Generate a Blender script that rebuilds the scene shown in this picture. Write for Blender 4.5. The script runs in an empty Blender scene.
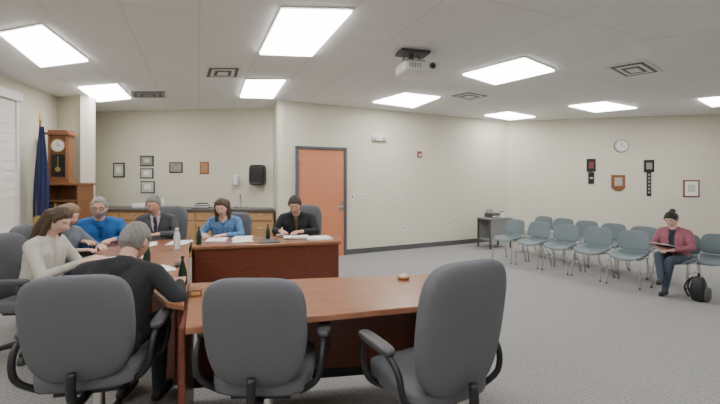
import bpy, bmesh, math, random
import numpy as np
from mathutils import Vector, Matrix
random.seed(4)
SC = bpy.context.scene
COL = SC.collection

# ------------------------------------------------------------------ materials
def mat(name, col, rough=0.6, metal=0.0, var=0.0, vscale=20, bump=0.0, bscale=60, emit=None, alpha=None, trans=0.0):
    m = bpy.data.materials.new(name); m.use_nodes = True
    nt = m.node_tree; b = nt.nodes['Principled BSDF']
    b.inputs['Base Color'].default_value = (*col, 1)
    b.inputs['Roughness'].default_value = rough
    b.inputs['Metallic'].default_value = metal
    if trans: b.inputs['Transmission Weight'].default_value = trans
    if emit:
        b.inputs['Emission Color'].default_value = (*emit[:3], 1); b.inputs['Emission Strength'].default_value = emit[3]
    if var or bump:
        tc = nt.nodes.new('ShaderNodeTexCoord')
        n = nt.nodes.new('ShaderNodeTexNoise'); n.inputs['Scale'].default_value = vscale; n.inputs['Detail'].default_value = 4
        nt.links.new(tc.outputs['Object'], n.inputs['Vector'])
        if var:
            mx = nt.nodes.new('ShaderNodeMixRGB')
            mx.inputs[1].default_value = (*[max(0, c*(1-var)) for c in col], 1)
            mx.inputs[2].default_value = (*[min(1, c*(1+var)) for c in col], 1)
            nt.links.new(n.outputs['Fac'], mx.inputs[0]); nt.links.new(mx.outputs[0], b.inputs['Base Color'])
        if bump:
            n2 = nt.nodes.new('ShaderNodeTexNoise'); n2.inputs['Scale'].default_value = bscale; n2.inputs['Detail'].default_value = 3
            nt.links.new(tc.outputs['Object'], n2.inputs['Vector'])
            bp = nt.nodes.new('ShaderNodeBump'); bp.inputs['Strength'].default_value = bump; bp.inputs['Distance'].default_value = 0.01
            nt.links.new(n2.outputs['Fac'], bp.inputs['Height']); nt.links.new(bp.outputs[0], b.inputs['Normal'])
    return m

def wood(name, c1, c2, rough=0.35, rot=0.0, sc=6):
    m = bpy.data.materials.new(name); m.use_nodes = True
    nt = m.node_tree; b = nt.nodes['Principled BSDF']; b.inputs['Roughness'].default_value = rough
    tc = nt.nodes.new('ShaderNodeTexCoord'); mp = nt.nodes.new('ShaderNodeMapping')
    mp.inputs['Rotation'].default_value = (0, 0, rot); mp.inputs['Scale'].default_value = (1, 9, 9)
    n = nt.nodes.new('ShaderNodeTexNoise'); n.inputs['Scale'].default_value = sc; n.inputs['Detail'].default_value = 6; n.inputs['Distortion'].default_value = .6
    r = nt.nodes.new('ShaderNodeValToRGB'); r.color_ramp.elements[0].position = .3; r.color_ramp.elements[1].position = .72
    r.color_ramp.elements[0].color = (*c1, 1); r.color_ramp.elements[1].color = (*c2, 1)
    nt.links.new(tc.outputs['Object'], mp.inputs[0]); nt.links.new(mp.outputs[0], n.inputs['Vector'])
    nt.links.new(n.outputs['Fac'], r.inputs[0]); nt.links.new(r.outputs[0], b.inputs['Base Color'])
    return m

def carpet():
    m = bpy.data.materials.new('carpet'); m.use_nodes = True
    nt = m.node_tree; b = nt.nodes['Principled BSDF']; b.inputs['Roughness'].default_value = .95
    tc = nt.nodes.new('ShaderNodeTexCoord'); mp = nt.nodes.new('ShaderNodeMapping'); mp.inputs['Rotation'].default_value = (0, 0, .42)
    nt.links.new(tc.outputs['Object'], mp.inputs[0])
    br = nt.nodes.new('ShaderNodeTexBrick'); br.inputs['Scale'].default_value = 15
    br.inputs['Color1'].default_value = (.32, .315, .315, 1); br.inputs['Color2'].default_value = (.355, .35, .345, 1); br.inputs['Mortar'].default_value = (.265, .262, .262, 1)
    br.inputs['Mortar Size'].default_value = .06; br.inputs['Brick Width'].default_value = .6; br.inputs['Row Height'].default_value = .35
    nt.links.new(mp.outputs[0], br.inputs['Vector'])
    n = nt.nodes.new('ShaderNodeTexNoise'); n.inputs['Scale'].default_value = 70; n.inputs['Detail'].default_value = 5
    nt.links.new(mp.outputs[0], n.inputs['Vector'])
    r = nt.nodes.new('ShaderNodeValToRGB'); r.color_ramp.elements[0].position = .35; r.color_ramp.elements[1].position = .65
    r.color_ramp.elements[0].color = (.78, .78, .78, 1); r.color_ramp.elements[1].color = (1.1, 1.1, 1.1, 1)
    nt.links.new(n.outputs['Fac'], r.inputs[0])
    mx = nt.nodes.new('ShaderNodeMixRGB'); mx.blend_type = 'MULTIPLY'; mx.inputs[0].default_value = 1
    nt.links.new(br.outputs['Color'], mx.inputs[1]); nt.links.new(r.outputs[0], mx.inputs[2])
    nt.links.new(mx.outputs[0], b.inputs['Base Color'])
    return m

def ceilmat():
    m = bpy.data.materials.new('ceiling_tile'); m.use_nodes = True
    nt = m.node_tree; b = nt.nodes['Principled BSDF']; b.inputs['Roughness'].default_value = .9
    tc = nt.nodes.new('ShaderNodeTexCoord'); mp = nt.nodes.new('ShaderNodeMapping'); mp.inputs['Rotation'].default_value = (0, 0, -.4)
    nt.links.new(tc.outputs['Object'], mp.inputs[0])
    br = nt.nodes.new('ShaderNodeTexBrick'); br.inputs['Scale'].default_value = 1; br.offset = 0
    br.inputs['Color1'].default_value = (.82, .82, .80, 1); br.inputs['Color2'].default_value = (.84, .84, .82, 1); br.inputs['Mortar'].default_value = (.76, .76, .74, 1)
    br.inputs['Mortar Size'].default_value = .012; br.inputs['Brick Width'].default_value = .61; br.inputs['Row Height'].default_value = 1.22
    nt.links.new(mp.outputs[0], br.inputs['Vector']); nt.links.new(br.outputs['Color'], b.inputs['Base Color'])
    return m

M = {}
M['wall'] = mat('wall_paint', (.70, .665, .555), .85, var=.03, vscale=3, bump=.25, bscale=90)
M['base'] = mat('rubber_baseboard', (.10, .10, .105), .6)
M['floor'] = carpet()
M['ceil'] = ceilmat()
M['light'] = mat('light_lens', (1, 1, 1), .4, emit=(1, .99, .965, 15.5))
M['white'] = mat('white_metal', (.75, .75, .73), .4)
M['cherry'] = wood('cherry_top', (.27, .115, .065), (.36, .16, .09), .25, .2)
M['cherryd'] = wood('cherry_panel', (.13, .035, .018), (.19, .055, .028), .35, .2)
M['oak'] = wood('oak_cabinet', (.42, .24, .11), (.52, .31, .15), .45)
M['clockw'] = wood('walnut_case', (.20, .08, .035), (.30, .13, .055), .35)
M['door'] = wood('door_laminate', (.60, .22, .115), (.66, .26, .14), .45, 1.57, 3)
M['dframe'] = mat('door_frame_paint', (.10, .11, .13), .5)
M['steel'] = mat('steel', (.6, .6, .6), .3, 1)
M['black'] = mat('black_plastic', (.015, .015, .017), .45)
M['dark'] = mat('dark_grey', (.07, .07, .075), .5)
M['fab'] = mat('chair_fabric', (.125, .13, .145), .9, var=.12, vscale=150, bump=.3, bscale=300)
M['shell'] = mat('chair_shell', (.145, .19, .21), .5)
M['vent'] = mat('vent_grey', (.28, .28, .27), .6)
M['ctop'] = mat('counter_laminate', (.10, .095, .09), .35, var=.2, vscale=60)
M['paper'] = mat('paper', (.85, .85, .83), .8)
M['gold'] = mat('brass', (.7, .5, .2), .35, .8)
M['blind'] = mat('roller_blind', (.80, .78, .72), .8)
M['flagb'] = mat('flag_blue', (.018, .025, .09), .8, var=.4, vscale=6)
M['flagr'] = mat('flag_gold', (.45, .30, .10), .8)
M['bottle'] = mat('green_glass', (.012, .04, .025), .12)
M['clear'] = mat('clear_plastic', (.8, .85, .88), .1, trans=.6)
M['skin'] = mat('skin', (.62, .36, .27), .55, var=.06, vscale=25)
M['eyew'] = mat('eye_white', (.8, .8, .78), .3)
M['iris'] = mat('iris', (.05, .035, .03), .3)
M['lip'] = mat('lips', (.45, .17, .15), .5)
M['red'] = mat('red_plastic', (.30, .08, .07), .5)

# ------------------------------------------------------------------ mesh builder
class MB:
    def __init__(s): s.v = []; s.f = []; s.m = []; s.sm = []; s.mats = []
    def mi(s, k):
        if k not in s.mats: s.mats.append(k)
        return s.mats.index(k)
    def add(s, vs, fs, k, smooth=False):
        o = len(s.v); s.v += [tuple(v) for v in vs]; i = s.mi(k)
        for f in fs: s.f.append([a+o for a in f]); s.m.append(i); s.sm.append(smooth)
    def box(s, c, d, k, rz=0, rx=0):
        R = Matrix.Rotation(rz, 3, 'Z') @ Matrix.Rotation(rx, 3, 'X'); c = Vector(c)
        vs = [c + R @ Vector((x*d[0]/2, y*d[1]/2, z*d[2]/2)) for x in (-1, 1) for y in (-1, 1) for z in (-1, 1)]
        s.add(vs, [(0,1,3,2),(4,6,7,5),(0,4,5,1),(2,3,7,6),(0,2,6,4),(1,5,7,3)], k)
    def prism(s, poly, z0, z1, k):
        n = len(poly)
        a = sum(poly[i][0]*poly[(i+1)%n][1]-poly[(i+1)%n][0]*poly[i][1] for i in range(n))
        if a < 0: poly = poly[::-1]
        vs = [(x, y, z0) for x, y in poly]+[(x, y, z1) for x, y in poly]
        s.add(vs, [list(range(n))[::-1], list(range(n, 2*n))]+[(i, (i+1)%n, n+(i+1)%n, n+i) for i in range(n)], k)
    def cyl(s, p0, p1, r0, r1, k, n=16, smooth=True):
        p0 = Vector(p0); p1 = Vector(p1); d = (p1-p0).normalized()
        a = d.orthogonal().normalized(); b = d.cross(a)
        vs = []
        for p, r in ((p0, r0), (p1, r1)):
            for i in range(n):
                t = 2*math.pi*i/n; vs.append(p+(a*math.cos(t)+b*math.sin(t))*r)
        s.add(vs, [(i, (i+1)%n, n+(i+1)%n, n+i) for i in range(n)], k, smooth)
        s.add(vs, [list(range(n))[::-1], list(range(n, 2*n))], k, False)
    def tube(s, pts, r, k, n=8, sub=5, flat=None):
        P = [Vector(p) for p in pts]
        if sub > 1 and len(P) > 2:
            Q = []
            for i in range(len(P)-1):
                a = P[max(i-1, 0)]; b = P[i]; c = P[i+1]; d = P[min(i+2, len(P)-1)]
                for j in range(sub):
                    t = j/sub
                    Q.append(.5*((2*b)+(c-a)*t+(2*a-5*b+4*c-d)*t*t+(-a+3*b-3*c+d)*t**3))
            Q.append(P[-1]); P = Q
        vs = []; pa = None
        for i, p in enumerate(P):
            d = (P[min(i+1, len(P)-1)]-P[max(i-1, 0)]).normalized()
            if pa is None: pa = d.orthogonal().normalized()
            a = (pa-d*pa.dot(d)).normalized(); pa = a; b = d.cross(a)
            for j in range(n):
                t = 2*math.pi*j/n; vs.append(p+(a*math.cos(t)+b*math.sin(t))*r)
        fs = [(i*n+j, i*n+(j+1)%n, (i+1)*n+(j+1)%n, (i+1)*n+j) for i in range(len(P)-1) for j in range(n)]
        fs += [list(range(n))[::-1], [(len(P)-1)*n+j for j in range(n)]]
        s.add(vs, fs, k, True)
    def sbox(s, c, h, k, n=5, seg=10, fn=None):
        c = Vector(c); vs = []; fs = []
        for ax in range(3):
            for sg in (-1, 1):
                o = len(vs)
                for i in range(seg+1):
                    for j in range(seg+1):
                        u = math.tan((-1+2*i/seg)*math.pi/4); w = math.tan((-1+2*j/seg)*math.pi/4)
                        p = [0, 0, 0]; p[ax] = sg; p[(ax+1)%3] = u; p[(ax+2)%3] = w
                        q = sum(abs(t)**n for t in p)**(1/n)
                        p = [p[t]/q*h[t] for t in range(3)]
                        if fn: p = fn(*p)
                        vs.append(c+Vector(p))
                for i in range(seg):
                    for j in range(seg):
                        a = o+i*(seg+1)+j; f = [a, a+seg+1, a+seg+2, a+1]
                        fs.append(f if sg > 0 else f[::-1])
        s.add(vs, fs, k, True)
    def lathe(s, prof, k, c=(0, 0, 0), n=20):
        vs = [(c[0]+r*math.cos(2*math.pi*i/n), c[1]+r*math.sin(2*math.pi*i/n), c[2]+z) for r, z in prof for i in range(n)]
        fs = [(a*n+i, a*n+(i+1)%n, (a+1)*n+(i+1)%n, (a+1)*n+i) for a in range(len(prof)-1) for i in range(n)]
        fs += [list(range(n))[::-1], [(len(prof)-1)*n+i for i in range(n)]]
        s.add(vs, fs, k, True)
    def ell(s, c, r, k, n=16):
        prof = [(math.sin(math.pi*i/n), -math.cos(math.pi*i/n)) for i in range(1, n)]
        vs = []
        for a, z in prof:
            for i in range(n): vs.append((c[0]+r[0]*a*math.cos(2*math.pi*i/n), c[1]+r[1]*a*math.sin(2*math.pi*i/n), c[2]+r[2]*z))
        m = len(prof)
        fs = [(a*n+i, a*n+(i+1)%n, (a+1)*n+(i+1)%n, (a+1)*n+i) for a in range(m-1) for i in range(n)]
        fs += [list(range(n))[::-1], [(m-1)*n+i for i in range(n)]]
        s.add(vs, fs, k, True)
    def mesh(s, name):
        me = bpy.data.meshes.new(name); me.from_pydata(s.v, [], s.f)
        for k in s.mats: me.materials.append(M[k] if isinstance(k, str) else k)
        me.polygons.foreach_set('material_index', s.m); me.polygons.foreach_set('use_smooth', s.sm)
        bm = bmesh.new(); bm.from_mesh(me); bmesh.ops.remove_doubles(bm, verts=bm.verts, dist=1e-5)
        bm.to_mesh(me); bm.free(); me.update(); return me
    def build(s, name, loc=(0, 0, 0), rz=0, bevel=0, parent=None):
        ob = bpy.data.objects.new(name, s.mesh(name)); COL.objects.link(ob)
        ob.location = loc; ob.rotation_euler = (0, 0, rz)
        if bevel:
            b = ob.modifiers.new('bevel', 'BEVEL'); b.width = bevel; b.segments = 2; b.limit_method = 'ANGLE'
        if parent: ob.parent = parent
        return ob

# ------------------------------------------------------------------ room shell
H = 2.92
PT = {'LB': (-3.3, -2.5), 'L': (-4.99, 5.27), 'P1': (-5.30, 6.65), 'P2': (-4.635, 6.5), 'C': (-5.85, 8.12), 'D': (-1.75, 7.65),
      'A': (-1.49, 6.9), 'B': (3.617, 9.35), 'R': (12.18, 7.33), 'RB': (12.2, -2.5)}
def wall(name, a, b, bb=True):
    p = Vector(PT[a]); q = Vector(PT[b]); d = (q-p).normalized(); o = Vector((-d.y, d.x))
    w = MB(); w.prism([tuple(p), tuple(q), tuple(q+o*.12), tuple(p+o*.12)], 0, H, 'wall'); w.build('wall_'+name)
    if bb:
        w = MB(); i = -o*.012
        w.prism([tuple(p), tuple(q), tuple(q+i), tuple(p+i)], 0, .1, 'base'); w.build('baseboard_'+name)
wall('left', 'LB', 'L'); wall('left_rear', 'L', 'P1'); wall('pillar', 'P1', 'P2'); wall('pillar_side', 'P2', 'C', False)
wall('alcove', 'C', 'D', False); wall('alcove_side', 'D', 'A'); wall('back', 'A', 'B'); wall('right', 'B', 'R'); wall('far_right', 'R', 'RB'); wall('front', 'RB', 'LB')
w = MB(); w.prism([(-7, -3), (13, -3), (13, 10.5), (-7, 10.5)], -.1, 0, 'floor'); w.build('floor')
w = MB(); w.prism([(-7, -3), (13, -3), (13, 10.5), (-7, 10.5)], H, H+.1, 'ceil'); w.build('ceiling')

def onwall(a, b, t, z=0, off=0.0):
    p = Vector(PT[a]); d = (Vector(PT[b])-p).normalized(); q = p+d*t+Vector((d.y, -d.x))*off
    return (q.x, q.y, z), math.atan2(d.y, d.x)

# ceiling lights, followed by added fill panels out of view
LQ = [[(-3.55,3.75),(-2.98,3.56),(-3.28,4.58),(-4.05,4.82)], [(-4.36,5.88),(-3.65,5.70),(-4.01,6.65),(-4.78,6.93)],
      [(-.66,3.22),(-.07,3.25),(-.556,4.40),(-1.14,4.33)], [(-1.64,5.48),(-1.08,5.48),(-1.52,6.65),(-2.07,6.57)],
      [(1.40,5.17),(1.94,4.50),(2.55,4.99),(2.03,5.70)], [(.24,6.98),(.74,6.28),(1.38,6.57),(1.05,7.50)],
      [(2.76,8.40),(3.11,7.98),(3.96,8.59),(3.55,9.0)], [(4.04,7.35),(4.50,6.98),(5.50,7.55),(4.94,7.98)],
      [(5.99,6.73),(6.5,6.35),(7.3,6.95),(6.85,7.4)],
      [(-3.0,.6),(-2.4,.6),(-2.4,1.8),(-3.0,1.8)], [(-.3,.3),(.3,.3),(.3,1.5),(-.3,1.5)], [(3,1.5),(3.6,1.5),(3.6,2.7),(3,2.7)],  # from here on: unseen panels, added to brighten the room
      [(6.2,3.0),(6.8,3.0),(6.8,4.2),(6.2,4.2)], [(-1.5,-1.6),(-.9,-1.6),(-.9,-.4),(-1.5,-.4)], [(2.5,-1.6),(3.1,-1.6),(3.1,-.4),(2.5,-.4)],[(9.2,3.6),(9.8,3.6),(9.8,4.8),(9.2,4.8)]]
def grow(q, f):
    cx = sum(p[0] for p in q)/4; cy = sum(p[1] for p in q)/4
    return [(cx+(x-cx)*f, cy+(y-cy)*f) for x, y in q]
for q in LQ:
    w = MB(); w.prism(grow(q, 1.05), H-.012, H, 'white'); w.prism(q, H-.03, H-.011, 'light'); w.build('ceiling_or_fill_light')
VQ = [[(-1.97,4.86),(-1.50,4.86),(-1.70,5.37),(-2.22,5.37)], [(-3.75,6.21),(-3.19,6.21),(-3.41,6.65),(-4.0,6.65)],
      [(1.49,6.50),(1.76,6.18),(2.26,6.50),(2.0,6.90)], [(3.12,4.86),(3.43,4.58),(4.06,5.08),(3.74,5.37)]]
for i, q in enumerate(VQ):
    w = MB(); w.prism(q, H-.012, H, 'white' if i != 1 else 'vent')
    for j, f in enumerate((.82, .64, .46, .28)):
        w.prism(grow(q, f), H-.016-.004*j, H-.011-.004*j, 'dark' if j % 2 == 0 else ('white' if i != 1 else 'vent'))
    w.build('ceiling_vent')
w = MB(); w.prism([(2.9,4.0),(3.6,3.55),(4.2,4.1),(3.6,4.55)], H-.008, H, 'white'); w.build('trim_ceiling_panel')

# projector
w = MB()
w.box((-.06, 0, .17), (.34, .22, .03), 'dark'); w.cyl((-.08, 0, .04), (-.08, 0, .20), .03, .03, 'dark'); w.cyl((-.18, .0, .02), (-.16, 0, .18), .008, .008, 'dark'); w.cyl((.05, .0, .02), (.0, 0, .18), .008, .008, 'dark')
w.sbox((0, 0, -.015), (.225, .17, .06), 'white', n=8)
w.box((-.06, 0, .06), (.24, .16, .04), 'vent')
w.cyl((.1, -.16, -.01), (.1, -.19, -.01), .035, .038, 'vent'); w.cyl((.1, -.19, -.01), (.1, -.192, -.01), .028, .028, 'black')
for i in range(5): w.box((-.16+.03*i, -.17, -.01), (.012, .008, .05), 'vent')
w.build('ceiling_projector', (.66, 4.35, H-.187), .25)

# door
w = MB()
w.box((.03, -.03, 1.05), (.05, .06, 2.1), 'dframe'); w.box((1.0, -.03, 1.05), (.05, .06, 2.1), 'dframe'); w.box((.515, -.03, 2.075), (1.02, .06, .05), 'dframe')
w.box((.515, -.018, 1.025), (.92, .034, 2.05), 'door')
w.cyl((.915, -.035, .95), (.915, -.09, .95), .012, .012, 'steel'); w.box((.87, -.09, .95), (.12, .015, .02), 'steel'); w.box((.915, -.04, .96), (.05, .01, .2), 'steel')
for z in (.25, 1.05, 1.85): w.cyl((.06, -.045, z-.05), (.06, -.045, z+.05), .009, .009, 'steel')
p, r = onwall('A', 'B', .317); w.build('door_1', p, r, bevel=.003)
# exit light
w = MB(); w.box((0, -.03, 0), (.34, .06, .12), 'white'); w.cyl((-.1, -.06, .0), (-.1, -.11, -.01), .035, .045, 'white'); w.cyl((.1, -.06, 0), (.1, -.11, -.01), .035, .045, 'white')
p, r = onwall('A', 'B', 2.085, 2.33); w.build('emergency_light', p, r, bevel=.004)
w = MB(); w.box((0, -.02, 0), (.10, .04, .12), 'red'); w.box((0, -.042, -.02), (.06, .01, .05), 'white'); p, r = onwall('A', 'B', 3.07, 2.03); w.build('fire_alarm_strobe', p, r, bevel=.004)
def plate(name, a, b, t, z, wd=.08, h=.12, k='white', k2='dark'):
    w = MB(); w.box((0, -.004, 0), (wd, .008, h), k); w.box((0, -.009, .0), (wd*.25, .006, h*.3), k2); p, r = onwall(a, b, t, z); w.build(name, p, r, bevel=.002)
plate('light_switch', 'A', 'B', 1.48, 1.14, .12); plate('light_switch', 'A', 'B', 1.72, 1.14)
plate('wall_outlet', 'A', 'B', 2.69, .45); plate('wall_outlet', 'A', 'B', 3.91, .5); plate('thermostat', 'A', 'B', 2.55, 1.14, .09, .09)

# frames
def frame(name, a, b, t, z, wd, h, kf, ki, bw=.02, kk=None):
    w = MB(); w.box((0, -.008, 0), (wd, .016, h), kf)
    w.box((0, -.0175, 0), (wd-2*bw, .004, h-2*bw), ki)
    if kk: w.box((0, -.021, h*.03), (wd*.45, .004, h*.42), kk)
    p, r = onwall(a, b, t, z); return w.build(name, p, r, bevel=.003)
M['photo1'] = mat('photo_print', (.32, .30, .26), .5, var=.6, vscale=18); M['photo2'] = mat('certificate', (.55, .57, .50), .5, var=.2, vscale=14)
M['portrait'] = mat('portrait_print', (.45, .25, .12), .5, var=.6, vscale=20); M['maroon'] = mat('maroon_frame', (.22, .05, .05), .4)
frame('picture_frame', 'C', 'D', .765, 1.68, .26, .31, 'black', 'photo2', .025, 'paper')
frame('picture_frame', 'C', 'D', 1.40, 1.87, .30, .22, 'black', 'photo1', .02, 'photo2')
frame('picture_frame', 'C', 'D', 1.40, 1.61, .29, .21, 'black', 'photo2', .02, 'paper')
frame('picture_frame', 'C', 'D', 1.42, 1.32, .31, .25, 'black', 'photo2', .02, 'paper')
frame('picture_frame', 'C', 'D', 2.05, 1.73, .29, .22, 'black', 'photo1', .02, 'photo1')
frame('picture_frame', 'C', 'D', 2.67, 1.72, .19, .25, 'clockw', 'portrait', .02, 'portrait')
frame('picture_frame', 'B', 'R', 3.86, 1.28, .31, .38, 'maroon', 'paper', .03, 'photo2')
M['plq'] = mat('plaque_face', (.45, .42, .38), .4)
w = MB(); w.box((0, -.01, 0), (.19, .02, .30), 'black'); w.box((0, -.022, .0), (.10, .004, .16), 'maroon'); w.box((0, -.01, -.30), (.12, .02, .27), 'black')
w.box((0, -.022, -.30), (.07, .004, .04), 'plq'); w.box((0, -.006, -.16), (.02, .01, .06), 'black'); p, r = onwall('B', 'R', 1.858, 1.82); w.build('award_plaque', p, r, bevel=.003)
w = MB(); w.prism([(-.14, .18), (.14, .18), (.14, -.12), (.05, -.19), (-.05, -.19), (-.14, -.12)], 0, .02, 'clockw'); w.prism([(-.08, .12), (.08, .12), (.08, -.07), (-.08, -.07)], .018, .024, 'plq')
w.v = [(x, -z, y) for x, y, z in w.v]; p, r = onwall('B', 'R', 2.42, 1.41); w.build('award_plaque', p, r, bevel=.003)
w = MB(); w.box((0, -.01, 0), (.20, .02, .28), 'black'); w.box((0, -.022, 0), (.12, .004, .15), 'vent')
w.box((0, -.008, -.41), (.09, .016, .54), 'black')
for i in range(6): w.box((0, -.018, -.2-.08*i), (.05, .004, .05), 'vent')
p, r = onwall('B', 'R', 3.04, 1.79); w.build('award_plaque', p, r, bevel=.003)
# wall clock
w = MB(); w.cyl((0, 0, 0), (0, -.035, 0), .15, .15, 'vent', 40); w.cyl((0, -.035, 0), (0, -.038, 0), .132, .132, 'paper', 40)
w.box((0, -.041, .035), (.008, .004, .08), 'black'); w.box((.035, -.041, -.012), (.075, .004, .007), 'black', rx=0)
for i in range(12):
    a = i*math.pi/6; w.box((.115*math.sin(a), -.041, .115*math.cos(a)), (.01, .004, .016), 'black')
p, r = onwall('B', 'R', 2.48, 2.26); w.build('wall_clock', p, r)

# counter
w = MB()
body = [(-5.08, 7.28), (-1.62, 7.12), (-1.74, 7.6), (-5.6, 8.04)]
w.prism(body, .0, .88, 'oak'); w.prism([(-5.10, 7.24), (-1.59, 7.07), (-1.76, 7.62), (-5.66, 8.07)], .88, .92, 'ctop')
d = Vector((3.46, -.16)).normalized(); rz = math.atan2(d.y, d.x)
for i in range(7):
    c = Vector((-5.08, 7.28))+d*(.25+.495*i); n = Vector((d.y, -d.x))
    for z, hh in ((.78, .14), (.40, .56)):
        q = c+n*.01; w.box((q.x, q.y, z), (.46, .02, hh), 'oak', rz); q = c+n*.03; w.box((q.x, q.y, z+hh*.3), (.10, .012, .012), 'steel', rz)
w.build('kitchen_counter', bevel=.004)
w = MB(); w.tube([(0, 0, 0), (0, 0, .2), (0, -.06, .26), (0, -.14, .2)], .011, 'steel'); w.cyl((-.1, 0, 0), (-.1, 0, .05), .02, .015, 'steel'); w.cyl((.1, 0, 0), (.1, 0, .05), .02, .015, 'steel'); w.build('sink_faucet', (-2.35, 7.5, .92))
w = MB(); w.sbox((0, -.1, 0), (.15, .1, .20), 'black', n=8); w.box((0, -.12, -.16), (.24, .18, .03), 'dark'); p, r = onwall('C', 'D', 3.845, 1.57); w.build('paper_towel_dispenser', p, r)
w = MB(); w.sbox((0, -.05, 0), (.055, .05, .11), 'white', n=6); w.box((0, -.09, -.1), (.06, .05, .03), 'vent'); p, r = onwall('C', 'D', 3.37, 1.46); w.build('soap_dispenser', p, r)
w = MB(); w.sbox((0, 0, .045), (.12, .08, .045), 'paper', n=8); w.build('tissue_box', (-4.35, 7.5, .92), .1)
w = MB(); w.lathe([(.05, 0), (.06, .01), (.055, .12), (.03, .16), (.03, .18)], 'white'); w.build('kettle', (-3.9, 7.5, .92))
w = MB()
for i in range(5): w.box((0, 0, .01+.02*i), (.3-.02*i, .22, .018), 'paper' if i % 2 else 'dark', .1*i)
w.build('document_stack', (-3.1, 7.45, .92))

# window
w = MB()
w.box((0, -.02, .95), (1.5, .04, 1.9), 'blind')
for x in (-.77, .77): w.box((x, -.03, .95), (.06, .06, 1.96), 'white')
w.box((0, -.03, -.02), (1.64, .09, .05), 'white'); w.box((0, -.05, 1.92), (1.62, .1, .12), 'white')
for i in range(14): w.box((0, -.043, .08+.13*i), (1.46, .006, .008), 'white')
pp = Vector(PT['L']); dd = (Vector(PT['LB'])-pp).normalized(); base = pp+dd*.50
ang = math.atan2(-dd.y, -dd.x)
w.build('window_1', (base.x, base.y, .75), ang)

# flag
w = MB(); w.lathe([(.17, 0), (.17, .03), (.06, .06), (.025, .1)], 'gold'); w.cyl((0, 0, .05), (0, 0, 2.36), .014, .014, 'clockw')
w.lathe([(.012, 2.36), (.03, 2.38), (.012, 2.41), (.02, 2.43), (.002, 2.52)], 'gold')
vs = []; NZ = 30; NT = 60
for i in range(NZ+1):
    z = 2.28-1.5*i/NZ; f = i/NZ; b = .025+.055*math.sin(min(1, f*1.3)*math.pi/2)
    for j in range(NT):
        t = 2*math.pi*j/NT; rr = b*(1+.28*math.sin(7*t+2*f)+.12*math.sin(3*t-3*f)); vs.append((rr*math.cos(t)+.02, rr*.8*math.sin(t), z-.05*math.sin(t)*f))
fs = [(i*NT+j, i*NT+(j+1)%NT, (i+1)*NT+(j+1)%NT, (i+1)*NT+j) for i in range(NZ) for j in range(NT)]
w.add(vs, [f for f in fs if f[0] < (NZ-2)*NT and (f[0] % NT) not in (40, 41, 42)], 'flagb', True); w.add(vs, [f for f in fs if f[0] >= (NZ-2)*NT or (f[0] % NT) in (40, 41, 42)], 'flagr', True)
w.build('flag_on_pole', (-4.88, 5.8, 0))

# shelf cabinet + clock
w = MB(); W = .56; D = .34; T = 1.40
for x in (-W/2, W/2): w.box((x, 0, T/2), (.03, D, T), 'clockw')
w.box((0, D/2-.01, T/2), (W, .02, T), 'clockw'); w.box((0, 0, T), (W+.06, D+.04, .035), 'clockw')
for z in (.08, .5, .85, 1.13): w.box((0, 0, z), (W, D, .025), 'clockw')
w.box((0, -D/2, .28), (W-.03, .02, .4), 'clockw')
for i in range(9): w.box((-.22+.05*i, -.02, .98), (.035, .2, .2+.02*(i % 3)), ['maroon', 'dark', 'oak'][i % 3])
for i in range(7): w.box((-.2+.05*i, -.02, .63), (.038, .2, .22+.02*(i % 2)), ['dark', 'maroon', 'flagb'][i % 3])
w.build('bookcase', (-4.76, 6.2, 0), .0, bevel=.003)
w = MB()
w.box((0, 0, .03), (.36, .22, .06), 'clockw'); w.box((0, .02, .4), (.29, .16, .74), 'clockw'); w.box((0, 0, .79), (.36, .22, .04), 'clockw'); w.box((0, 0, .83), (.28, .18, .04), 'clockw')
for x in (-.125, .125): w.cyl((x, -.075, .06), (x, -.075, .77), .016, .016, 'clockw')
w.cyl((0, -.06, .6), (0, -.075, .6), .105, .105, 'gold', 32); w.cyl((0, -.075, .6), (0, -.078, .6), .09, .09, 'paper', 32)
w.box((0, -.08, .63), (.008, .004, .06), 'black'); w.box((.02, -.08, .6), (.05, .004, .008), 'black')
w.box((0, -.062, .28), (.19, .01, .36), 'black'); w.cyl((0, -.07, .22), (0, -.078, .22), .04, .04, 'gold'); w.box((0, -.072, .33), (.01, .004, .2), 'gold')
w.build('pendulum_clock', (-4.86, 6.17, 1.418), .15, bevel=.003)

# corner table with printer
w = MB(); w.box((0, 0, .64), (.62, .45, .03), 'vent'); w.box((0, .2, .4), (.56, .02, .46), 'vent'); w.box((0, -.2, .4), (.56, .02, .46), 'vent')
for x in (-.28, .28):
    for y in (-.19, .19): w.box((x, y, .315), (.03, .03, .63), 'dark')
w.box((0, 0, .18), (.56, .4, .02), 'vent')
w.build('side_table', (2.95, 8.35, 0), .4, bevel=.003)
w = MB(); w.sbox((0, 0, .05), (.13, .12, .05), 'dark', n=8); w.box((0, -.1, .03), (.2, .1, .015), 'paper'); w.box((0, .08, .12), (.18, .03, .1), 'vent', rx=-.3); w.build('printer', (2.9, 8.34, .655), .4)
w = MB(); w.box((0, 0, .05), (.09, .09, .10), 'paper'); w.box((.0, 0, .11), (.05, .05, .03), 'dark'); w.build('tissue_holder', (3.14, 8.43, .655), .4)

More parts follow.
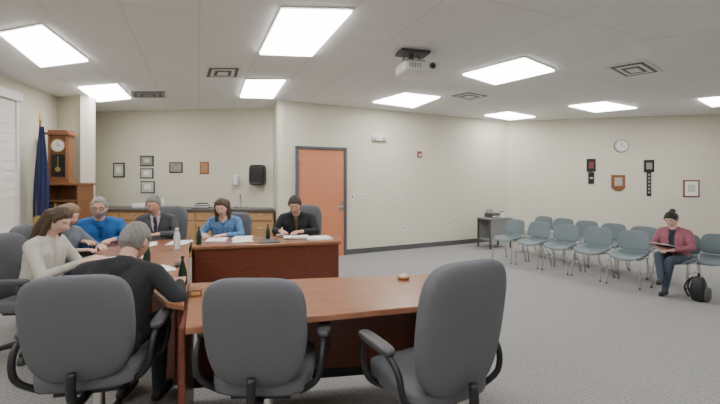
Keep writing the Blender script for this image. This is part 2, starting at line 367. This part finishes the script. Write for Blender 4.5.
# ------------------------------------------------------------------ tables
TZ = .75
def panel(w, p, q, z0, z1, th=.03, k='cherryd'):
    p = Vector(p); q = Vector(q); d = (q-p); c = (p+q)/2
    w.box((c.x, c.y, (z0+z1)/2), (d.length, th, z1-z0), k, math.atan2(d.y, d.x))
w = MB(); w.prism([(-.833,1.81),(.62,2.2),(.72,2.90),(-1.167,2.61)], TZ-.035, TZ, 'cherry')
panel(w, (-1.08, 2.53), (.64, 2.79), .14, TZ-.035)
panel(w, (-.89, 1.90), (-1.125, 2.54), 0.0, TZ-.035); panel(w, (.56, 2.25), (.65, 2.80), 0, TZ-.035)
panel(w, (-1.12, 2.52), (.66, 2.80), .08, .15, .036, 'black')
w.build('conference_table', bevel=.006)
w = MB(); w.prism([(-.992,2.14),(-1.12,2.2),(-1.5,2.62),(-1.95,2.85),(-2.35,3.3),(-2.9,4.3),(-2.85,4.48),(-2.02,4.58),(-1.81,4.02),(-1.19,2.65)], TZ-.035, TZ, 'cherry')
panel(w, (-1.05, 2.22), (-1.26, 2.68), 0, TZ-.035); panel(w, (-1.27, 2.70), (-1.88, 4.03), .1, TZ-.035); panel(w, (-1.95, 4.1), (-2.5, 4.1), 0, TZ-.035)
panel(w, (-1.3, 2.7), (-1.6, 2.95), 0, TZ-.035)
w.build('conference_table', bevel=.006)
w = MB(); w.prism([(-1.79,4.03),(-.22,4.43),(-.27,4.95),(-2.0,4.7)], TZ-.035, TZ, 'cherry')
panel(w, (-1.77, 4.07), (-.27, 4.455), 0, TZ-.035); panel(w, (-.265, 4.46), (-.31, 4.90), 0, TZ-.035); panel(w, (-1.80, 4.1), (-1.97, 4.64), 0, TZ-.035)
w.build('conference_table', bevel=.006)

# table items
def sheets(name, x, y, rz=0, n=3, sz=(.21, .28), k='paper'):
    w = MB()
    for i in range(n): w.box((random.uniform(-.015, .015), random.uniform(-.015, .015), .002+.003*i), (*sz, .0028), k, random.uniform(-.1, .1))
    w.build(name, (x, y, TZ), rz)
def bottle(name, x, y, s=.88, z=TZ):
    w = MB(); w.lathe([(.03*s, 0), (.034*s, .01*s), (.032*s, .09*s), (.022*s, .14*s), (.011*s, .18*s), (.011*s, .205*s)], 'bottle'); w.lathe([(.013*s, .205*s), (.013*s, .22*s)], 'black'); w.build(name, (x, y, z))
bottle('drink_bottle', -1.84, 3.28); bottle('drink_bottle', -1.20, 2.57); bottle('drink_bottle', -1.79, 4.22); bottle('drink_bottle', -1.12, 4.62, .8)
w = MB(); w.lathe([(.03, 0), (.034, .01), (.032, .06), (.034, .14), (.02, .19), (.013, .2)], 'clear'); w.lathe([(.015, .2), (.015, .222)], 'white'); w.build('water_bottle', (-1.86, 3.86, TZ))
sheets('document_stack', -2.12, 3.45, -.9); sheets('document_stack', -2.35, 4.15, .4); sheets('document_stack', -2.05, 4.3, .1, 2); sheets('document_stack', -1.7, 4.5, .2, 4)
sheets('document_stack', -1.38, 4.45, .3, 3); sheets('document_stack', -.78, 4.66, .2, 8, (.28, .22)); sheets('document_stack', -.5, 4.62, .4, 6, (.28, .22)); sheets('document_stack', -1.45, 4.68, .2, 2)
sheets('document_stack', -1.62, 2.98, -.7, 2)
sheets('notebook', -1.05, 4.42, .3, 3, (.2, .26), 'dark'); sheets('notebook', -1.95, 3.15, .5, 3, (.15, .2), 'dark'); sheets('notebook', -2.25, 3.75, .5, 3, (.2, .26), 'dark')
w = MB(); w.lathe([(.03, 0), (.04, .004), (.05, .02), (.045, .024), (.02, .012)], 'oak'); w.lathe([(.02, .014), (.025, .026), (.01, .034)], 'paper'); w.build('snack_dish', (.31, 2.72, TZ))
w = MB(); w.box((0, 0, .02), (.07, .05, .04), 'clockw'); w.box((0, -.026, .02), (.05, .003, .02), 'gold'); w.build('name_plate', (-1.0, 2.32, TZ), .3, bevel=.003)
w = MB(); w.sbox((0, 0, .008), (.035, .07, .008), 'black', n=6); w.build('mobile_phone', (-1.5, 3.15, TZ), .5)

# ------------------------------------------------------------------ office chairs
def office_chair_mesh(top):
    w = MB(); hz = (top-.46)/2; cz = (top+.46)/2
    w.sbox((0, .03, .435), (.25, .25, .05), 'fab', n=4.5, fn=lambda x, y, z: (x, y, z+(.3*x*x if z > 0 else 0)-(.05 if y > .2 else 0)*(y-.2)*4))
    w.sbox((0, -.26, cz), (.245, .055, hz), 'fab', n=4.2, seg=18, fn=lambda x, y, z: (x*(1-.13*max(0, -z/hz)**1.5), y+.45*x*x-.10*(z/hz)*.5, z))
    w.tube([(0, -.05, .36), (0, -.24, .36), (0, -.315, .43), (0, -.315, .54)], .022, 'black')
    for s in (-1, 1):
        w.tube([(s*.2, .08, .39), (s*.29, .12, .44), (s*.315, .15, .56), (s*.31, .1, .655), (s*.31, -.06, .655), (s*.31, -.17, .60), (s*.29, -.19, .48), (s*.2, -.14, .39)], .016, 'black')
        w.sbox((s*.31, .02, .665), (.035, .145, .02), 'dark', n=4)
    w.box((0, 0, .37), (.3, .3, .03), 'black'); w.cyl((0, 0, .1), (0, 0, .37), .03, .025, 'steel'); w.cyl((0, 0, .06), (0, 0, .2), .045, .035, 'black')
    for i in range(5):
        a = 2*math.pi*i/5+.3; c, s2 = math.cos(a), math.sin(a)
        w.cyl((0, 0, .105), (.28*c, .28*s2, .075), .032, .018, 'black', 10)
        w.cyl((.28*c-.02*s2, .28*s2+.02*c, .032), (.28*c+.02*s2, .28*s2-.02*c, .032), .03, .03, 'dark', 14)
    return w.mesh('office_chair')
OC = {}
def office_chair(x, y, deg, top=1.0):
    if top not in OC: OC[top] = office_chair_mesh(top)
    ob = bpy.data.objects.new('office_chair', OC[top]); COL.objects.link(ob); ob.location = (x, y, 0); ob.rotation_euler = (0, 0, math.radians(deg))
office_chair(-1.44, 2.10, 14); office_chair(-.50, 2.06, 0); office_chair(.36, 1.98, 28, 1.09)
office_chair(-2.77, 3.25, -85); office_chair(-3.15, 3.92, -104); office_chair(-3.10, 4.52, 217); office_chair(-2.62, 5.02, 186, 1.1)
office_chair(-1.80, 5.2, 180); office_chair(-.82, 5.30, 176, 1.1)

# ------------------------------------------------------------------ stacking chairs
w = MB()
w.sbox((0, 0, .40), (.205, .2, .016), 'shell', n=4.5, seg=12, fn=lambda x, y, z: (x, y, z+.7*x*x-.03*max(0, y/.2)**3+.05*max(0, -y/.2)**3))
w.sbox((0, -.235, .60), (.20, .012, .135), 'shell', n=4, seg=12, fn=lambda x, y, z: (x*(1-.08*z/.135), y+.9*x*x-.04*z/.135, z))
for s in (-1, 1):
    w.tube([(s*.20, .19, 0), (s*.19, .16, .34), (s*.18, .10, .385), (s*.18, -.12, .385), (s*.175, -.20, .44), (s*.165, -.235, .62)], .010, 'steel')
    w.tube([(s*.205, -.24, 0), (s*.185, -.13, .36)], .010, 'steel'); w.ell((s*.20, .19, .012), (.014, .014, .012), 'black', 8); w.ell((s*.205, -.24, .012), (.014, .014, .012), 'black', 8)
    w.tube([(s*.195, .17, .2), (s*.197, -.19, .2)], .006, 'steel')
w.tube([(-.18, .1, .375), (.18, .1, .375)], .008, 'steel'); w.tube([(-.18, -.12, .375), (.18, -.12, .375)], .008, 'steel')
SCM = w.mesh('stacking_chair')
def stack_chair(x, y, deg):
    ob = bpy.data.objects.new('stacking_chair', SCM); COL.objects.link(ob); ob.location = (x, y, 0); ob.rotation_euler = (0, 0, math.radians(deg))
for i in range(5): stack_chair(2.70+.265*i, 6.93-.40*i, 125+(i*7 % 5)-2)
for i in range(5): stack_chair(3.54+.18*i, 7.6-.442*i, 122+(i*5 % 6)-2)
stack_chair(4.22, 5.08, 120); stack_chair(4.62, 4.99, 118)

# ------------------------------------------------------------------ people
def evalmesh(me, mods, name):
    ob = bpy.data.objects.new('tmp', me); COL.objects.link(ob)
    for t, kw in mods:
        m = ob.modifiers.new(t, t)
        for a, b in kw.items(): setattr(m, a, b)
    bpy.context.view_layer.update()
    dg = bpy.context.evaluated_depsgraph_get()
    r = bpy.data.meshes.new_from_object(ob.evaluated_get(dg)); r.name = name
    bpy.data.objects.remove(ob); return r

def sph_pts(c, r, lv=2):
    bm = bmesh.new(); bmesh.ops.create_icosphere(bm, subdivisions=lv, radius=r)
    p = [v.co+Vector(c) for v in bm.verts]; bm.free(); return p
def caps_mesh(caps, extra=None):
    me = bpy.data.meshes.new('c'); V = []; F = []
    for c in caps:
        p0, r0, p1, r1 = c[:4]
        bm = bmesh.new()
        for q in sph_pts(p0, r0)+sph_pts(p1, r1): bm.verts.new(q)
        r = bmesh.ops.convex_hull(bm, input=bm.verts)
        dead = [e for e in r['geom_interior'] if isinstance(e, bmesh.types.BMVert)]
        bmesh.ops.delete(bm, geom=list(set(dead)), context='VERTS')
        bm.verts.ensure_lookup_table(); bm.verts.index_update(); o = len(V)
        V += [tuple(v.co) for v in bm.verts]; F += [[v.index+o for v in f.verts] for f in bm.faces]; bm.free()
    if extra:
        o = len(V); V += extra[0]; F += [[i+o for i in f] for f in extra[1]]
    me.from_pydata(V, [], F); return me

# hand (right hand, palm down, fingers +Y, thumb toward -X)
def hand_mesh():
    C = []
    for x in (-.028, -.01, .01, .027): C.append(((x*.7, 0, 0), .017, (x, .085, 0), .0125))
    for x, L, k in ((-.031, .072, .25), (-.011, .08, .3), (.0105, .075, .35), (.030, .06, .42)):
        p = Vector((x, .085, 0)); a = -k*.6
        for seg, r0, r1 in ((.45, .0095, .009), (.31, .009, .008), (.24, .008, .0068)):
            q = p+Vector((x*.12*seg, math.cos(a), math.sin(a)))*(L*seg); C.append((tuple(p), r0, tuple(q), r1)); p = q; a -= k
    C.append(((-.02, .02, -.004), .016, (-.045, .05, -.012), .012)); C.append(((-.045, .05, -.012), .0115, (-.056, .08, -.018), .0095)); C.append(((-.056, .08, -.018), .0095, (-.056, .103, -.024), .008))
    me = evalmesh(caps_mesh(C), [('REMESH', dict(mode='VOXEL', voxel_size=.0035)), ('SMOOTH', dict(factor=.5, iterations=2))], 'hand')
    me.polygons.foreach_set('use_smooth', [True]*len(me.polygons)); return me
HANDR = hand_mesh(); HANDR.materials.append(M['skin'])
HANDL = HANDR.copy(); HANDL.transform(Matrix.Scale(-1, 4, (1, 0, 0))); HANDL.flip_normals()

def ico(lv):
    bm = bmesh.new(); bmesh.ops.create_icosphere(bm, subdivisions=lv, radius=1); bm.verts.ensure_lookup_table()
    v = [tuple(x.co) for x in bm.verts]; f = [[a.index for a in q.verts] for q in bm.faces]; bm.free(); return v, f
ICO = ico(5)
def headpt(d, off=0.0, face=True):
    x, y, z = d; px, py, pz = (.074+off)*x, (.093+off)*y, (.118+off)*z
    if z < 0:
        px *= 1-.30*(-z)**1.6
        if y < 0: py *= 1-.45*(-z)
        else: py *= 1-.04*(-z)
    else: px *= 1+.05*z*(1-z)*4*.5
    if y > 0 and face:
        py += .024*math.exp(-((x/.12)**2+((z+.16)/.13)**2)) + .010*math.exp(-((x/.09)**2+((z-.02)/.14)**2))
        py -= .010*math.exp(-(((abs(x)-.36)/.17)**2+((z-.07)/.11)**2)); py += .004*math.exp(-((x/.5)**2+((z-.26)/.1)**2))
        py += .005*math.exp(-((x/.22)**2+((z+.47)/.07)**2)); py += .006*math.exp(-((x/.3)**2+((z+.85)/.15)**2))
    return (px, py, pz)
def ss(t): t = max(0, min(1, t)); return t*t*(3-2*t)
def haircap(vol, recede=0):
    V = []
    for d in ICO[0]:
        x, y, z = d; h = math.hypot(x, y) or 1e-6; az = y/h
        thr = np.interp(az, [-1, -.40, -.12, .22, .32, .5, .8, 1], [-.52, -.48, .16, .14, -.05, .22, .48+recede, .52+recede])
        thr += .03*math.sin(23*x+5*y)+.02*math.sin(41*x+11*y)
        t = ss((z-thr)/.09+.5); wob = .003*math.sin(17*x+9*z)*math.sin(13*y+5*z)+.0012*math.sin(60*x+8*y)
        V.append(headpt(d, -.010+(vol+.010+wob)*t, False))
    return V, ICO[1]

def person(name, loc, yaw, scale=1.0, lean=14, head=(0, -25), armR=None, armL=None, legs=None, top='skin', pants='dark', hair=None, hstyle='short',
           skin='skin', beard=None, glasses=False, dress=None, side=0.0, wide=1.0, recede=0, vol=.012, shoes='black', neckout=.0, coll=None):
    root = bpy.data.objects.new(name, None); COL.objects.link(root); root.location = loc; root.rotation_euler = (0, 0, math.radians(yaw)); root.scale = (scale,)*3
    R = Matrix.Rotation(math.radians(-lean), 3, 'X') @ Matrix.Rotation(math.radians(side), 3, 'Y'); P0 = Vector((0, 0, .55)); Ri = R.inverted()
    L = lambda x, y, z: P0+R @ (Vector((x, y, z))-P0)
    C = []
    def cap(a, r0, b, r1, lab): C.append((Vector(a), r0, Vector(b), r1, lab))
    W = wide
    cap((-.085*W, -.01, .56), .11, (.085*W, -.01, .56), .11, 'pants')
    for s in (-1, 1):
        cap(L(s*.07*W, 0, .60), .115, L(s*.075*W, .0, .74), .108, 'top'); cap(L(s*.075*W, 0, .74), .108, L(s*.085*W, -.005, .86), .105, 'top')
        cap(L(s*.085*W, -.005, .86), .10, L(s*.10*W, -.015, .93), .075, 'top')
        cap(L(s*.165*W, -.015, .935), .064, L(s*.03, -.015, .985), .052, 'top')
    if W > 1.05: cap(L(-.04, .03, .66), .13, L(.04, .03, .66), .13, 'top')
    cap(L(0, -.012, .95), .075, L(0, -.008, .99), .06, 'top')
    cap(L(0, -.005, .97), .052, L(0, .02, 1.09), .05, 'skin')
    hands = []
    for s, arm in ((1, armR), (-1, armL)):
        e, wr = arm or ((s*.27, .20, .765), (s*.13, .42, .79)); e = Vector(e); wr = Vector(wr); sh = L(s*.172*W, -.015, .93)
        cap(sh, .060, e, .045, 'top'); d = (wr-e).normalized(); cf = wr-d*.03
        cap(e, .045, cf, .033, 'top'); cap(cf, .026, wr+d*.01, .025, 'skin')
        hands.append((s, wr, d))
    lg = legs or {1: ((.11, .42, .53), (.12, .40, .10), (.13, .54, .045)), -1: ((-.11, .42, .53), (-.12, .42, .10), (-.13, .56, .045))}
    for s in (1, -1):
        k, a, t = [Vector(q) for q in lg[s]]
        cap((s*.09, .03, .555), .092, k, .064, 'pants'); cap(k, .062, k.lerp(a, .35), .055, 'pants'); cap(k.lerp(a, .35), .055, a, .042, 'pants')
        cap(a+Vector((0, 0, -.03)), .040, t, .034, 'shoes'); b = a-(t-a)*.18; b.z = t.z+.005; cap(b, .038, t, .032, 'shoes')
    me = evalmesh(caps_mesh(C), [('REMESH', dict(mode='VOXEL', voxel_size=.009)), ('SMOOTH', dict(factor=.6, iterations=6))], name+'_body')
    n = len(me.polygons); ce = np.zeros(n*3); me.polygons.foreach_get('center', ce); ce = ce.reshape(-1, 3)
    best = np.full(n, 9.); lab = np.zeros(n, int); labs = ['top', 'pants', 'skin', 'shoes', 'shirt', 'tie']
    for a, r0, b, r1, l in C:
        a = np.array(a); b = np.array(b); ab = b-a; t = np.clip(((ce-a)@ab)/(ab@ab), 0, 1)
        dd = np.linalg.norm(ce-(a+t[:, None]*ab), axis=1)-(r0+(r1-r0)*t); m = dd < best; best[m] = dd[m]; lab[m] = labs.index(l)
    Rn = np.array(Ri); loc2 = (ce-np.array(P0))@Rn.T+np.array(P0)
    if neckout: lab[(lab == 0) & (loc2[:, 2] > .93) & (np.abs(loc2[:, 0]) < .045+neckout*.3) & (loc2[:, 1] > .02) & (loc2[:, 2] > 1.0-neckout+np.abs(loc2[:, 0]))] = 2
    dm = [M[top], M[pants], M[skin], M[shoes], M['paper'], M['black']]
    if dress:
        fr = (lab == 0) & (loc2[:, 1] > .03) & (loc2[:, 2] > .74) & (np.abs(loc2[:, 0]) < dress[3]+np.maximum(0, loc2[:, 2]-.76)*dress[0])
        lab[fr] = 4; dm[4] = M[dress[1]]
        if dress[2]: lab[fr & (np.abs(loc2[:, 0]) < .02)] = 5; dm[5] = M[dress[2]]
    me.materials.clear()
    for m in dm: me.materials.append(m)
    me.polygons.foreach_set('material_index', lab.tolist()); me.polygons.foreach_set('use_smooth', [True]*n)
    ob = bpy.data.objects.new('body', me); COL.objects.link(ob); ob.parent = root
    for s, wr, d in hands:
        h = bpy.data.objects.new('hand', HANDR if s > 0 else HANDL); COL.objects.link(h); h.parent = root
        f = Vector((d.x, d.y, d.z*.35)).normalized(); x = f.cross(Vector((0, 0, 1))).normalized(); u = x.cross(f)
        h.matrix_local = Matrix.Translation(wr) @ Matrix((x, f, u)).transposed().to_4x4()
        if skin != 'skin':
            h.material_slots[0].link = 'OBJECT'; h.material_slots[0].material = M[skin]
    # head
    hp = L(0, .045, 1.15); HM = Matrix.Translation(hp) @ Matrix.Rotation(math.radians(head[0]), 4, 'Z') @ Matrix.Rotation(math.radians(head[1]), 4, 'X')
    w = MB(); w.add([headpt(d) for d in ICO[0]], ICO[1], skin, True)
    for s in (-1, 1):
        w.ell((s*.074, -.006, -.008), (.009, .018, .030), skin, 12); w.ell((s*.080, -.002, -.008), (.005, .010, .020), skin, 10)
        w.ell((s*.028, .069, .008), (.012, .012, .011), 'eyew', 14); w.ell((s*.028, .079, .007), (.0055, .0035, .0055), 'iris', 10)
        w.tube([(s*.014, .090, .026), (s*.028, .089, .031), (s*.044, .078, .026)], .0028, hair or 'dark', 6)
        w.tube([(s*.017, .081, .014), (s*.028, .083, .019), (s*.040, .075, .013)], .0022, skin, 6)
    w.ell((0, .0835, -.054), (.021, .007, .0035), 'lip', 12); w.ell((0, .0825, -.060), (.018, .007, .004), 'lip', 12)
    h = w.build('head', parent=root); h.matrix_local = HM
    if glasses:
        w = MB()
        for s in (-1, 1):
            w.tube([(s*.029+.021*math.cos(t), .098-.006*abs(math.cos(t)), .008+.016*math.sin(t)) for t in [i*math.pi/8 for i in range(17)]], .0018, 'black', 6, 1)
            w.tube([(s*.050, .092, .01), (s*.078, .03, .012), (s*.08, -.01, .004)], .0018, 'black', 6, 3)
        w.tube([(-.009, .098, .010), (.009, .098, .010)], .0018, 'black', 6, 1)
        g = w.build('glasses', parent=root); g.matrix_local = HM
    if beard:
        V = []
        for d in ICO[0]:
            x, y, z = d; t = ss((-.30+.25*(1-max(0, y))-z)/.1+.5)*ss((y+.25)/.15); 
            if abs(x) < .24 and -.56 < z < -.42: t *= .3
            p = headpt(d, -.012+.020*t); V.append(p)
        w = MB(); w.add(V, ICO[1], beard, True); g = w.build('beard', parent=root); g.matrix_local = HM
    if hair:
        ex = haircap(vol, recede); HC = []
        if hstyle == 'long':
            for s in (-1, 1):
                HC += [((s*.045, -.055, .04), .05, (s*.05, -.075, -.12), .05), ((s*.05, -.075, -.12), .05, (s*.05, -.075, -.24), .035), ((s*.066, -.015, .05), .028, (s*.082, -.01, -.10), .026), ((s*.082, -.01, -.10), .026, (s*.085, .02, -.24), .022),
                       ((s*.03, .05, .088), .024, (s*.07, .02, .03), .022)]
            HC.append(((0, -.07, .0), .05, (0, -.085, -.22), .04))
        if hstyle == 'bob':
            for s in (-1, 1):
                HC += [((s*.045, -.055, .04), .05, (s*.05, -.06, -.11), .045), ((s*.066, -.015, .05), .028, (s*.08, .005, -.10), .026), ((s*.03, .05, .088), .024, (s*.07, .02, .03), .022)]
            HC.append(((0, -.07, .0), .05, (0, -.075, -.12), .045))
        if hstyle == 'bun':
            HC += [((0, -.06, .08), .035, (0, -.085, .09), .042), ((-.03, -.085, .02), .03, (.03, -.085, .02), .03)]
        if not HC: HC = [((0, -.02, .03), .05, (0, -.01, .05), .05)]
        me = evalmesh(caps_mesh(HC, ex), [('REMESH', dict(mode='VOXEL', voxel_size=.004)), ('SMOOTH', dict(factor=.5, iterations=1))], 'hair')
        me.materials.clear(); me.materials.append(M[hair]); me.polygons.foreach_set('use_smooth', [True]*len(me.polygons)); me.polygons.foreach_set('material_index', [0]*len(me.polygons))
        g = bpy.data.objects.new('hair', me); COL.objects.link(g); g.parent = root; g.matrix_local = HM
    return root

def cl(n, c, v=.15): M[n] = mat(n, c, .9, var=v, vscale=30, bump=.35, bscale=25)
cl('c_black', (.018, .02, .024)); cl('c_suit', (.07, .075, .085)); cl('c_blue', (.02, .13, .40)); cl('c_blouse', (.10, .22, .42), .7); cl('c_cream', (.55, .53, .47)); cl('c_greyb', (.16, .19, .23)); cl('c_pink', (.32, .11, .15)); cl('c_jean', (.05, .065, .10)); cl('c_shirt', (.55, .60, .68)); cl('c_tie', (.10, .05, .08)); cl('c_olive', (.22, .16, .08)); cl('c_khaki', (.2, .17, .12)); cl('c_navy', (.03, .035, .05))
for n, c in (('h_grey', (.20, .19, .18)), ('h_brown', (.07, .038, .022)), ('h_dkbrown', (.035, .022, .018)), ('h_blond', (.24, .16, .09)), ('h_black', (.012, .010, .010)), ('h_silver', (.30, .29, .28))):
    M[n] = mat(n, c, .55, var=.35, vscale=60, bump=.4, bscale=120)
M['skin2'] = mat('skin_fair', (.70, .44, .35), .55)

person('seated_man_black_shirt', (-1.43, 2.10, 0), 2, lean=26, head=(-12, -10), side=2, top='c_black', pants='c_navy', hair='h_grey', wide=1.22, vol=.009,
       armR=((.37, .12, .76), (.27, .36, .795)), armL=((-.31, .26, .74), (-.02, .46, .795)))
person('seated_woman_cream_sweater', (-2.74, 3.25, 0), -84, .98, lean=10, head=(-8, -28), top='c_cream', pants='c_jean', hair='h_brown', hstyle='long', skin='skin2',
       armR=((.25, .18, .70), (.12, .42, .79)), armL=((-.25, .18, .70), (-.06, .43, .79)))
person('seated_woman_grey_top', (-3.12, 3.9, 0), -102, .98, lean=12, head=(-5, -25), top='c_greyb', pants='c_jean', hair='h_blond', hstyle='bob', skin='skin2')
person('seated_man_blue_shirt', (-3.06, 4.46, 0), 214, 1.02, lean=12, head=(-8, -12), top='c_blue', pants='c_khaki', hair='h_silver', beard='h_silver', glasses=True, wide=1.15, recede=.12, vol=.008)
person('seated_man_grey_suit', (-2.61, 4.95, 0), 188, 1.03, lean=14, head=(4, -18), top='c_suit', pants='c_suit', hair='h_grey', wide=1.1, dress=(.20, 'c_shirt', 'c_tie', .012), vol=.009)
person('seated_woman_blue_blouse', (-1.79, 5.12, 0), 178, .99, lean=14, head=(5, -22), top='c_blouse', pants='c_jean', hair='h_brown', hstyle='long', skin='skin2', neckout=.07)
person('seated_man_black_jacket', (-.84, 5.24, 0), 176, 1.03, lean=18, head=(5, -28), top='c_black', pants='c_khaki', hair='h_dkbrown', wide=1.12, dress=(.10, 'c_olive', None, .006))
person('seated_woman_pink_cardigan', (4.21, 5.07, -.045), 118, .87, lean=8, head=(0, -28), top='c_pink', pants='c_jean', hair='h_black', hstyle='bun', skin='skin2', dress=(.05, 'c_navy', None, .035),
       armR=((.25, .10, .74), (.08, .30, .72)), armL=((-.25, .10, .74), (-.10, .32, .70)),
       legs={1: ((.05, .40, .60), (-.06, .58, .32), (-.08, .70, .26)), -1: ((-.10, .40, .55), (-.06, .46, .13), (-.07, .60, .085))})
w = MB(); w.box((0, 0, 0), (.22, .28, .006), 'paper', rx=.25); w.box((0, 0, -.006), (.23, .29, .004), 'dark', rx=.25); w.build('notepad', (3.97, 4.945, .61), math.radians(118))
# backpack
w = MB(); w.sbox((0, 0, .15), (.10, .075, .15), 'black', n=3.5, fn=lambda x, y, z: (x*(1-.25*max(0, z/.15)), y*(1-.3*max(0, z/.15)), z))
w.sbox((0, -.08, .10), (.075, .03, .08), 'dark', n=3.5); w.tube([(-.03, 0, .29), (-.02, 0, .33), (.02, 0, .33), (.03, 0, .29)], .007, 'black')
w.tube([(-.05, .07, .27), (-.06, .12, .15), (-.05, .08, .04)], .009, 'black'); w.tube([(.05, .07, .27), (.06, .12, .15), (.05, .08, .04)], .009, 'black')
w.build('backpack', (4.10, 4.60, 0), .6)

# ------------------------------------------------------------------ world, camera
wd = bpy.data.worlds.new('world'); SC.world = wd; wd.use_nodes = True; wd.node_tree.nodes['Background'].inputs[0].default_value = (.5, .5, .5, 1); wd.node_tree.nodes['Background'].inputs[1].default_value = .3
cam = bpy.data.cameras.new('camera'); co = bpy.data.objects.new('camera', cam); COL.objects.link(co)
co.location = (0, 0, 1.45); co.rotation_euler = (math.radians(90), 0, 0); cam.sensor_width = 36; cam.clip_start = .05
cam.lens = 19; cam.shift_y = -21/720
SC.camera = co
